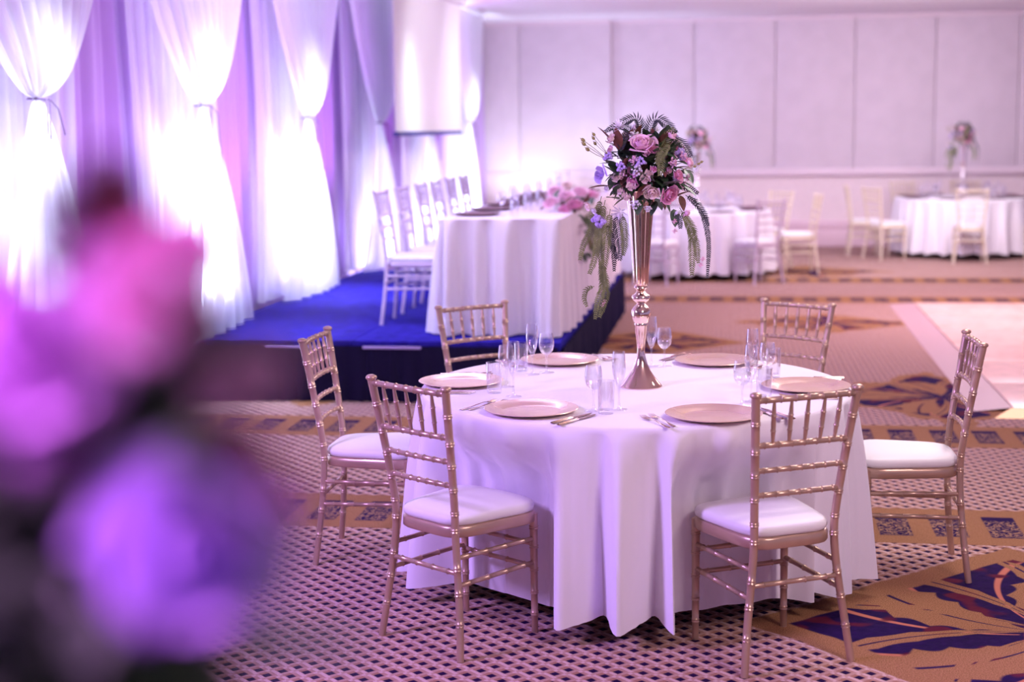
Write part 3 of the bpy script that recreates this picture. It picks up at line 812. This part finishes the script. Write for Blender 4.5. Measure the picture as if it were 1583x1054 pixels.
FM = dict(
    rose_pink=rose_mesh('rose', 'rose_pink', .040, 17, 1, 1.3), rose_hot=rose_mesh('rose', 'rose_hot', .038, 18, 2, 1.0), rose_cream=rose_mesh('rose', 'rose_cream', .034, 15, 3, .7),
    lisi=rose_mesh('lisianthus', 'rose_lilac', .034, 9, 4, 1.5), spray_pink=rose_mesh('spray_rose', 'rose_cream', .019, 10, 5, .8), spray_hot=rose_mesh('spray_rose', 'rose_hot', .022, 11, 6, 1.0),
    spray_white=rose_mesh('spray_rose', 'petal_white', .019, 9, 7, .8), bud_pink=rose_mesh('rosebud', 'rose_pink', .018, 8, 8, .2), bud_cream=rose_mesh('rosebud', 'rose_cream', .020, 8, 9, .2),
    stock=berry_mesh('stock_blossom', 'rose_lilac', 26, .026, .0075, 3), berry_w=berry_mesh('berry_spray', 'petal_white', 26, .024, .0042, 1), berry_p=berry_mesh('berry_spray', 'rose_pink', 26, .024, .0040, 2),
    daisy=daisy_mesh('chrysanthemum', 'petal_white'), leaf=leaf_mesh('leaf', 'leaf', .075, .020), leaf_b=leaf_mesh('leaf', 'leaf_brown', .080, .017), leaf_s=leaf_mesh('leaf', 'leaf', .05, .014),
    buds=budspray_mesh())
NAMES = dict(rose_pink='rose', rose_hot='rose', rose_cream='rose', lisi='lisianthus', spray_pink='spray_rose', spray_hot='spray_rose', spray_white='spray_rose', bud_pink='rosebud', bud_cream='rosebud',
             stock='stock_blossom', berry_w='berry_spray', berry_p='berry_spray', daisy='chrysanthemum', leaf='leaf', leaf_b='leaf', leaf_s='leaf', buds='bud_spray')
K = 1 / 403.0
def quat(d, up=None): return Vector(d).normalized().to_track_quat('Z', 'Y')
def make_bouquet():
    root = empty('flower_arrangement'); rr = random.Random(21)
    C0 = (1000, 262)
    def item(kind, u, v, s=1.0, r=.185, d=None, back=0.0, tilt=(0, 0)):
        x, z = (u - C0[0]) * K, -(v - C0[1]) * K
        q = max(0.02, r * r - x * x - z * z); y = -math.sqrt(q) * .85 + back
        dd = Vector(d) if d else Vector((x * 1.0 + tilt[0], -.16 if True else 0, z * 1.0 + tilt[1]))
        put(NAMES[kind], FM[kind], root, (x, y, z), quat(dd), s)
    F = [('rose_pink', 988, 224, 1.2, (0, .12)), ('rose_hot', 1028, 298, 1.0, (.05, .02)), ('rose_cream', 1002, 294, .95, (-.02, .0)), ('lisi', 928, 267, 1.0, (-.05, 0)),
         ('bud_cream', 952, 272, 1.1, (0, .1)), ('spray_pink', 967, 300, 1.0, (0, 0)), ('spray_pink', 957, 291, .95, (-.05, .05)), ('spray_pink', 973, 286, 1.0, (0, .1)),
         ('bud_cream', 944, 216, 1.15, (-.05, .1)), ('bud_pink', 943, 231, .9, (-.1, .05)), ('bud_pink', 1032, 212, 1.35, (.05, .15)), ('bud_pink', 1058, 252, 1.2, (.12, .05)),
         ('spray_hot', 1040, 270, 1.3, (.1, .1)), ('spray_pink', 998, 266, .85, (0, 0)), ('spray_hot', 1004, 260, .6, (.03, .05)), ('berry_p', 1031, 252, .9, (.05, .05)),
         ('berry_w', 980, 262, 1.0, (0, 0)), ('berry_p', 976, 249, .9, (0, .1)), ('berry_w', 979, 310, 1.0, (0, -.1)), ('bud_cream', 909, 313, 1.0, (-.2, -.05)), ('spray_white', 918, 320, .9, (-.1, -.1)),
         ('stock', 928, 334, 1.2, (-.1, -.1)), ('stock', 941, 243, .8, (-.1, .1)), ('stock', 959, 257, .8, (0, 0)), ('daisy', 957, 322, 1.25, (-.03, -.05)), ('daisy', 957, 200, 1.0, (-.05, .15)),
         ('bud_pink', 1055, 325, 1.1, (.1, -.1)), ('spray_white', 1040, 325, .8, (.1, -.1)), ('bud_pink', 1056, 273, .9, (.1, 0)), ('berry_w', 997, 317, .7, (0, -.1)), ('spray_white', 937, 288, .8, (-.1, 0)),
         ('berry_p', 1047, 243, .8, (.1, .1)), ('rose_hot', 1005, 233, .6, (.05, .1)), ('daisy', 1068, 262, .7, (.2, 0))]
    for k, u, v, s, tl in F: item(k, u, v, s, tilt=tl)
    item('buds', 938, 246, 1.1, d=(-.9, -.2, .65)); item('buds', 940, 240, .9, d=(-.8, -.2, 1)); item('buds', 1048, 262, .7, d=(1, -.2, .35))
    LV = [('leaf_b', 945, 222, (-.55, -.1, .8), 1.0), ('leaf_b', 945, 285, (-1, -.3, .05), 1.15), ('leaf_b', 1040, 302, (.5, -.4, .3), .9), ('leaf_b', 955, 232, (-.1, -.3, 1), 1.1), ('leaf_b', 962, 262, (.1, -.5, .7), .8),
          ('leaf', 955, 305, (-.6, -.7, .25), 1.0), ('leaf', 1020, 285, (.55, -.6, .25), 1.2), ('leaf', 1036, 320, (.1, -.4, -1), .9), ('leaf', 985, 305, (-.15, -.6, -.75), .9), ('leaf', 950, 258, (-.5, -.7, .5), 1.0),
          ('leaf', 940, 252, (.5, -.6, -.5), .9), ('leaf', 950, 296, (.2, -.6, .6), .8), ('leaf', 1015, 215, (.3, -.2, .5), .8), ('leaf_b', 1018, 222, (.15, -.3, .35), .7), ('leaf', 1052, 262, (.4, -.5, -.6), .9),
          ('leaf', 1046, 285, (.7, -.3, -.4), 1.0), ('leaf_b', 1046, 300, (.2, -.6, -.9), .8), ('leaf', 975, 240, (0, -.5, -.6), .9), ('leaf', 1003, 245, (.2, -.4, .5), .8)]
    for k, u, v, d, s in LV: item(k, u, v, s, d=d, back=.02)
    for i in range(170):
        a = rr.uniform(pi, 2 * pi); e = rr.uniform(-.75, 1.15)
        d = Vector((math.cos(a) * math.cos(e), math.sin(a) * math.cos(e), math.sin(e)))
        dd = (d + Vector((rr.uniform(-.9, .9), rr.uniform(-.7, .2), rr.uniform(-.9, .9)))).normalized()
        put('leaf', FM['leaf' if rr.random() < .72 else ('leaf_b' if rr.random() < .6 else 'leaf_s')], root, d * rr.uniform(.07, .125), quat(dd), rr.uniform(.7, 1.05))
    for i in range(16):
        a = rr.uniform(pi * 1.05, 1.95 * pi); e = rr.uniform(-.55, 1.05)
        d = Vector((math.cos(a) * math.cos(e), math.sin(a) * math.cos(e), math.sin(e)))
        k = ('spray_pink', 'spray_white', 'bud_pink', 'stock', 'berry_w', 'spray_hot', 'bud_cream', 'berry_p')[i % 8]
        put(NAMES[k], FM[k], root, d * rr.uniform(.135, .16), quat(d), rr.uniform(.8, 1.1))
    # dense core foliage and the rear half of the arrangement
    for i in range(120):
        d = Vector((rr.gauss(0, 1), rr.gauss(0, 1), rr.gauss(0, 1) + .1)).normalized(); rad = rr.uniform(.03, .115)
        p = Vector((d.x * rad, d.y * rad, d.z * rad - .01)); dd = (d + Vector((rr.uniform(-.8, .8), rr.uniform(-.8, .8), rr.uniform(-.8, .8)))).normalized()
        put('leaf', FM['leaf' if rr.random() < .78 else 'leaf_b'], root, p, quat(dd), rr.uniform(.8, 1.15))
    kinds = ['rose_pink', 'rose_hot', 'rose_cream', 'lisi', 'spray_pink', 'spray_hot', 'stock', 'berry_w', 'bud_cream', 'spray_white', 'daisy', 'berry_p']
    for i in range(26):
        a = rr.uniform(.05, pi - .05); e = rr.uniform(-.5, 1.2)
        d = Vector((math.cos(a) * math.cos(e), math.sin(a) * math.cos(e), math.sin(e)))
        k = kinds[i % 12]; put(NAMES[k], FM[k], root, d * rr.uniform(.14, .17), quat(d), rr.uniform(.85, 1.1))
    # stems into the vase
    m = MB()
    for i in range(9):
        a = i * .7; m.tube([(.07 * math.cos(a), .07 * math.sin(a), -.01), (.03 * math.cos(a), .03 * math.sin(a), -.08), (.012 * math.cos(a) , .012 * math.sin(a), -.16)], .0025, 5)
    m.build('stem', 'stem', root)
    # fern fronds: arching on top, trailing at both sides
    def frond(px, mt, y0=-.06, y1=-.10, ll=.030, seed=0, step=.0085):
        pts = [((u - C0[0]) * K, lerp(y0, y1, i / (len(px) - 1)), -(v - C0[1]) * K) for i, (u, v) in enumerate(px)]
        put('fern_frond', frond_mesh('fern_frond', mt, pts, ll, step, seed), root)
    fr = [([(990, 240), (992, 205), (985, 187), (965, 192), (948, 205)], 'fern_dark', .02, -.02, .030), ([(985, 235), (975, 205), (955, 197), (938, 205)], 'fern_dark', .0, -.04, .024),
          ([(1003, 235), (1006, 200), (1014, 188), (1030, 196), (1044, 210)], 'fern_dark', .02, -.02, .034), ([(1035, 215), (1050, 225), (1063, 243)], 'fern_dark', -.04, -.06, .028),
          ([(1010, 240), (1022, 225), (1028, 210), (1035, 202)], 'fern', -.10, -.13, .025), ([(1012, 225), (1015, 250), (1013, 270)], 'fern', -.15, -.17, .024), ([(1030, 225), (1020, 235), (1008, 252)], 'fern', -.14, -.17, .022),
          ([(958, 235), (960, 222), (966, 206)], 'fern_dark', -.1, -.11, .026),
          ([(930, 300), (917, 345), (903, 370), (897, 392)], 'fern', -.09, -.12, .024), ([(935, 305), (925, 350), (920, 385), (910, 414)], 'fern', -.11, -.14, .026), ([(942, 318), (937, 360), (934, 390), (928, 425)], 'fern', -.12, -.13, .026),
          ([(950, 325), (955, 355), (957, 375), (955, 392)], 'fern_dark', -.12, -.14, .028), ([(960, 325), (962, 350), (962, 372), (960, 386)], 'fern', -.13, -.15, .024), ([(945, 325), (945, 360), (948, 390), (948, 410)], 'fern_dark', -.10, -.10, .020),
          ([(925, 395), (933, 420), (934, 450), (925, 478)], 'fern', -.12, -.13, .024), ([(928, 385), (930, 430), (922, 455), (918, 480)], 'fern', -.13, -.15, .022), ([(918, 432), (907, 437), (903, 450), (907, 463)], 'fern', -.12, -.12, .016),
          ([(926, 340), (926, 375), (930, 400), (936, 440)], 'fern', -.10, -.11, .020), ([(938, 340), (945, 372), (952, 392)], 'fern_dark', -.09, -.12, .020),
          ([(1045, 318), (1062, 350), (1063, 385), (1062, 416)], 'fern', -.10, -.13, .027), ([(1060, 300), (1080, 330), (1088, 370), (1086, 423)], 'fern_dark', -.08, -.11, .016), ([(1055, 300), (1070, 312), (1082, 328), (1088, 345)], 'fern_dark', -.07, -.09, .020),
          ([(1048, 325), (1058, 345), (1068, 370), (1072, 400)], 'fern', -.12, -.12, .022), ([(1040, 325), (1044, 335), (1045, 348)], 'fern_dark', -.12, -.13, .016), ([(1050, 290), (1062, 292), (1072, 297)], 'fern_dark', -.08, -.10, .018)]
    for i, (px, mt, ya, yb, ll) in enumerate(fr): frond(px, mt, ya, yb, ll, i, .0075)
    for (u, v) in ((927, 440), (930, 460), (1033, 335), (1035, 350), (1078, 393), (1075, 402), (932, 455)):
        item('berry_p', u, v, .45, r=.30, d=(0, -1, -.3))
    return root
BQ = make_bouquet(); BQ.location = (.509, 5.585, 1.574)
tag(BQ, 'large pink, cream and lilac flower arrangement with trailing ferns in the main table vase', 'flowers')

# ================================================================== HEAD TABLE on the stage
HL = 4.1; hx, hy = -.07, 9.618; HW = .79; HZ = SH + .755
root = empty('head_table', (hx, hy, SH + .001), -PSI)
m = MB(); m.cbox(-HW / 2 + .035, HW / 2 - .035, .035, HL - .035, .715, .745, .004); m.build('tabletop', 'base', root)
for x in (-.3, .3):
    for y in (.2, HL - .2): m = MB(); m.tube([(x, y, 0), (x, y, .716)], .018, 10); m.build('leg', 'cutlery', root)
tag(root, 'long head table on the stage hidden under its white cloth', 'table')
def rect_cloth():
    P = []; hw = HW / 2; rc = .03
    cor = [(-hw, 0), (hw, 0), (hw, HL), (-hw, HL)]
    path = []
    def seg(p, q, nrm):
        L_ = math.hypot(q[0] - p[0], q[1] - p[1]); n = max(2, int(L_ / .012))
        for i in range(n + 1): t = i / n; path.append((p[0] + (q[0] - p[0]) * t, p[1] + (q[1] - p[1]) * t, *nrm))
    def arc(c, a0):
        for k in range(1, 6): a = a0 + pi / 2 * k / 6; path.append((c[0] + rc * math.cos(a), c[1] + rc * math.sin(a), math.cos(a), math.sin(a)))
    seg((-hw + rc, 0), (hw - rc, 0), (0, -1)); arc((hw - rc, rc), -pi / 2); seg((hw, rc), (hw, HL - rc), (1, 0)); arc((hw - rc, HL - rc), 0)
    seg((hw - rc, HL), (-hw + rc, HL), (0, 1)); arc((-hw + rc, HL - rc), pi / 2); seg((-hw, HL - rc), (-hw, rc), (-1, 0)); arc((-hw + rc, rc), pi)
    n = len(path); lv = [0, .015, .05, .12, .2, .32, .45, .6, .75, .88, 1]; S = [0]
    for a, b in zip(path[:-1], path[1:]): S.append(S[-1] + math.hypot(b[0] - a[0], b[1] - a[1]))
    def fn(i, j):
        x, y, nx, ny = path[i]; t = lv[j]; s = S[i]
        wv = math.sin(s * 31 + 2.2 * math.sin(s * 5)) + .6 * math.sin(s * 17 + 1.5 + t) + .3 * math.sin(s * 63)
        side = 1.0 if abs(ny) > .5 else .75
        o = .004 + .055 * t * (1.0 if nx <= 0.3 else .25) + (.020 + .040 * side) * t ** .6 * wv * (.5 if nx > .5 else 1)
        return (x + nx * o, y + ny * o, .755 - (.753 - .006) * t if t > 0 else .755)
    m = MB(); m.grid(fn, n, len(lv), True)
    o = len(m.v); m.v.append((0, HL / 2, .755))
    for i in range(n): m.f.append((o, i, (i + 1) % n))
    return m
o = rect_cloth().build('tablecloth', 'cloth_back'); o.location = (hx, hy, SH + .001); o.rotation_euler.z = -PSI
tag(o, 'white pleated cloth on the long head table, touching the blue stage', 'tablecloth')
def HT(x, y, z=0.0): return Vector((hx, hy, HZ + .002)) + EX * x + EY * y + Vector((0, 0, z))
G2 = 'chairs along the stage table'
ords = ['nearest', 'second', 'third', 'fourth', 'fifth', 'farthest']
for k in range(6):
    p = Vector((hx, hy, 0)) + EX * (-.875) + EY * (.65 + .62 * k + (0, .02, .06, 0, 0, 0)[k])
    chair(p.x, p.y, -pi / 2 - PSI, 'white bamboo-style chair on the stage, %s in the row along the head table' % ords[k], G2, SH + .003, 'chair_white')
for k in range(6):
    y = .42 + .62 * k
    tag(put('charger_plate', charger_d, None, HT(-.22, y)), 'dark charger plate at the %s seat of the head table' % ords[k], 'plate', 'charger plates on the head table')
    stemglass('champagne_flute', flute_bowl, flute_stem, HT(.02, y + .02), 'champagne flute at the %s seat of the head table' % ords[k], 'glasses on the head table')
    stemglass('wine_glass', wine_bowl, wine_stem, HT(-.04, y - .10), 'wine glass at the %s seat of the head table' % ords[k], 'glasses on the head table')
    tumbler(HT(.06, y - .17), 'straight tumbler at the %s seat of the head table' % ords[k], 'glasses on the head table')
    fork(HT(-.22, y + .20), -pi / 2 - PSI, 'fork at the %s seat of the head table' % ords[k], 'cutlery on the head table')
# flower garland on the audience side
def garland():
    rr = random.Random(31); root = empty('flower_garland', HT(.33, 1.15), -PSI)
    big = ['rose_pink', 'rose_cream', 'rose_hot', 'rose_pink', 'lisi', 'rose_cream']
    for (x, y, z, k, s) in ((-.10, -.35, .06, 'rose_pink', 1.5), (.0, -.3, .10, 'rose_pink', 1.45), (.08, -.42, .05, 'rose_hot', 1.4), (.02, -.45, .02, 'rose_hot', 1.3), (-.10, -.15, .13, 'rose_pink', 1.4), (-.02, -.02, .16, 'rose_cream', 1.4),
                            (.08, -.1, .12, 'rose_pink', 1.4), (.12, .1, .10, 'rose_hot', 1.2), (-.06, .25, .13, 'rose_cream', 1.2), (.12, .4, .08, 'rose_pink', 1.2), (.1, .7, .07, 'lisi', 1.2), (0, .55, .1, 'rose_pink', 1.2)):
        put(NAMES[k], FM[k], root, (x, y, z), quat((x * 3, -.6, .9)), s)
    for i in range(150):
        y = rr.uniform(-.5, .9); x = rr.uniform(-.16, .12); z = rr.uniform(.01, .09)
        if rr.random() < .45: x = rr.uniform(.10, .17); z = -rr.uniform(0, .30) * (1 if y > -.3 else .5)
        d = Vector((rr.uniform(-.4, 1), rr.uniform(-1, .6), rr.uniform(-.5, 1)))
        if z < 0: d = Vector((rr.uniform(.1, .5), rr.uniform(-.6, .4), rr.uniform(-1, .2)))
        put('leaf', FM['leaf' if rr.random() < .7 else 'leaf_b'], root, (x, y, max(z, .008) if z >= 0 else z), quat(d), rr.uniform(.8, 1.3))
    for i in range(6):
        x0_ = .13; y_ = -.35 + i * .2; put('fern_frond', frond_mesh('fern_frond', 'fern', [(x0_, y_, 0), (x0_ + .04, y_ - .03, -.1), (x0_ + .05, y_ - .05, -.28 - .03 * (i % 3))], .03, .011, i), root)
    tag(root, 'low garland of pink roses and dark leaves spilling over the head table edge', 'flowers')
garland()

# ================================================================== FAR ROUND TABLES
def far_table(cx, cy, nm, angs, gname, paint_of):
    round_table(cx, cy, 'round table at the %s of the room hidden under its white cloth' % nm, 'white cloth on the round table at the %s of the room' % nm, seed=int(cx * 10) + 3, rad=.86, n=200)
    for (a, r, lb) in angs:
        x, y = cx + r * math.cos(a), cy + r * math.sin(a)
        chair(x, y, a + pi / 2, lb, gname, 0, paint_of(a))
    for k in range(8):
        a = 2 * pi * k / 8 + .3; nme = ('right', 'back right', 'back', 'back left', 'left', 'front left', 'front', 'front right')[k]
        p = Vector((cx + .68 * math.cos(a), cy + .68 * math.sin(a), ZT))
        tag(put('charger_plate', charger_d, None, p), 'dark charger plate on the %s side of the %s table' % (nme, nm), 'plate', 'charger plates on the %s table' % nm)
        q = Vector((cx + .50 * math.cos(a + .25), cy + .50 * math.sin(a + .25), ZT))
        stemglass('wine_glass', wine_bowl, wine_stem, q, 'wine glass on the %s side of the %s table' % (nme, nm), 'glasses on the %s table' % nm)
        q = Vector((cx + .44 * math.cos(a + .12), cy + .44 * math.sin(a + .12), ZT))
        stemglass('champagne_flute', flute_bowl, flute_stem, q, 'champagne flute on the %s side of the %s table' % (nme, nm), 'glasses on the %s table' % nm)
        q = Vector((cx + .52 * math.cos(a + .10), cy + .52 * math.sin(a + .10), ZT))
        tumbler(q, 'tumbler on the %s side of the %s table' % (nme, nm), 'glasses on the %s table' % nm)
    v = copy_tree(V0); v.location = (cx, cy, VZ); swap_mats(v, {'mirror_rose_gold': MT['vase_white']})
    tag(v, 'pale trumpet vase on the round table at the %s of the room' % nm, 'vase')
    b = copy_tree(BQ); b.location = (cx, cy, VZ + .80); b.rotation_euler.z = .45 if 'left' in nm else -.35; b.scale = (.86, .86, .86)
    tag(b, 'blurred pink and purple flower arrangement in the vase of the %s table' % nm, 'flowers')
c1 = (2.17, 17.45)
far_table(*c1, 'far left', [(math.radians(0), 1.36, 'blurred chair at the right side of the far left table, facing left'), (math.radians(-62), 1.34, 'blurred white chair at the front right of the far left table'),
    (math.radians(-118), 1.36, 'blurred white chair at the front left of the far left table'), (math.radians(38), 1.40, 'blurred chair behind the far left table at right'),
    (math.radians(120), 1.36, 'blurred chair behind the far left table at left'), (math.radians(182), 1.36, 'blurred white chair at the left side of the far left table')], 'chairs at the far left table',
    lambda a: 'chair_cream' if -.2 < a < 1 else 'chair_white')
c2 = (5.90, 19.55)
far_table(*c2, 'far right', [(math.radians(-102), 1.34, 'cream chair in front of the far right table with its back to the camera'), (math.radians(-158), 1.36, 'cream chair at the front left of the far right table'),
    (math.radians(172), 1.42, 'pale chair at the left side of the far right table, leftmost one'), (math.radians(-48), 1.36, 'cream chair at the front right of the far right table, cut by the frame edge'),
    (math.radians(108), 1.36, 'pale chair behind the far right table at left'), (math.radians(72), 1.36, 'pale chair behind the far right table, right of the vase')], 'chairs at the far right table',
    lambda a: 'chair_cream')

# ================================================================== FOREGROUND CENTREPIECE (out of focus, close to the camera)
FX, FY = -.40, .72
round_table(FX, FY, 'round table close to the camera, below the lower left of the view', 'white cloth on the nearest round table below the view', seed=5, rad=.86, n=160)
v = copy_tree(V0); v.location = (FX, FY, VZ); tag(v, 'rose-gold trumpet vase on the nearest table, left of the view', 'vase')
def near_bouquet():
    rr = random.Random(77); root = empty('flower_arrangement', (FX, FY, 1.52))
    c = Vector((FX, FY, 1.52))
    def it(kind, u, v, y, s, d=None):
        y *= .74; s *= .78
        p = ony(u, v, y) - c; dd = Vector(d) if d else Vector((p.x * .6, -.5, p.z * .5))
        put(NAMES.get(kind, 'rose'), FM[kind], root, p, quat(dd), s)
    F = [('rose_lilac', 295, 850, .78, 1.15), ('rose_hot', 390, 800, .83, .8), ('rose_hot', 268, 410, .80, .75), ('rose_pink', 215, 470, .76, .6), ('rose_mauve', 45, 550, .78, 1.0), ('rose_mauve', 190, 420, .82, .5),
         ('rose_mauve', -20, 500, .86, .8), ('rose_mauve', 70, 700, .80, .42), ('rose_pink', 335, 600, .82, .4), ('rose_pink', 400, 580, .84, .35), ('rose_hot', 360, 715, .85, .6), ('rose_mauve', 120, 520, .82, .6),
         ('rose_lilac', 230, 900, .8, .6),
         ('rose_lilac', -120, 600, .80, 1.0), ('rose_hot', -160, 420, .85, 1.0), ('rose_lilac', -120, 1000, .8, .9)]
    for k, u, v_, y, s in F: it(k, u, v_, y, s)
    # leaves: dark mass between the blooms
    for i in range(760):
        u, v_ = rr.gauss(60, 130), rr.uniform(590, 1120)
        lim = 260 + 90 * math.sin((v_ - 300) / 780 * pi)
        if u > lim: continue
        p = ony(u, v_, rr.uniform(.60, .80)) - c
        put('leaf', FM['leaf' if rr.random() < .985 else 'leaf_b'], root, p, quat((rr.uniform(-1, 1), rr.uniform(-1, .4), rr.uniform(-1, 1))), rr.uniform(.7, 1.0))
    for i in range(120):
        d = Vector((rr.gauss(0, 1), rr.gauss(0, 1), rr.gauss(0, 1))).normalized(); p = d * rr.uniform(.03, .13)
        put('leaf', FM['leaf'], root, p, quat(d), 1.1)
    for i, (u, v_) in enumerate(((150, 520), (135, 500), (175, 540), (330, 545), (380, 520), (300, 520), (350, 1000), (300, 1020), (400, 1010))):
        p = ony(u, v_, .62) - c; put('leaf', FM['leaf_b' if i < 3 else 'leaf'], root, p, quat((.2, -.2, 1 if i < 3 else .1)), 1.0)
    for i, pts in enumerate(([(170, 480), (150, 380), (145, 300), (150, 230)], [(200, 460), (170, 360), (190, 300), (180, 250)], [(60, 420), (90, 360), (80, 310), (100, 280)])):
        put('fern_frond', frond_mesh('fern_frond', 'fern_dark', [ony(u, v_, .64) - c for u, v_ in pts], .020, .006, i), root)
    m = MB()
    for i in range(8):
        a = i * .8; m.tube([(.07 * math.cos(a), .07 * math.sin(a), 0), (.012 * math.cos(a), .012 * math.sin(a), -.11)], .0025, 5)
    m.build('stem', 'stem', root)
    tag(root, 'heavily blurred purple and pink flower arrangement filling the lower left, closest to the camera', 'flowers')
FM['rose_mauve'] = rose_mesh('rose', 'rose_mauve', .042, 15, 13, 1.2); NAMES['rose_mauve'] = 'rose'
FM['rose_lilac'] = rose_mesh('rose', 'rose_lilac', .042, 15, 12, 1.2); NAMES['rose_lilac'] = 'rose'
near_bouquet()
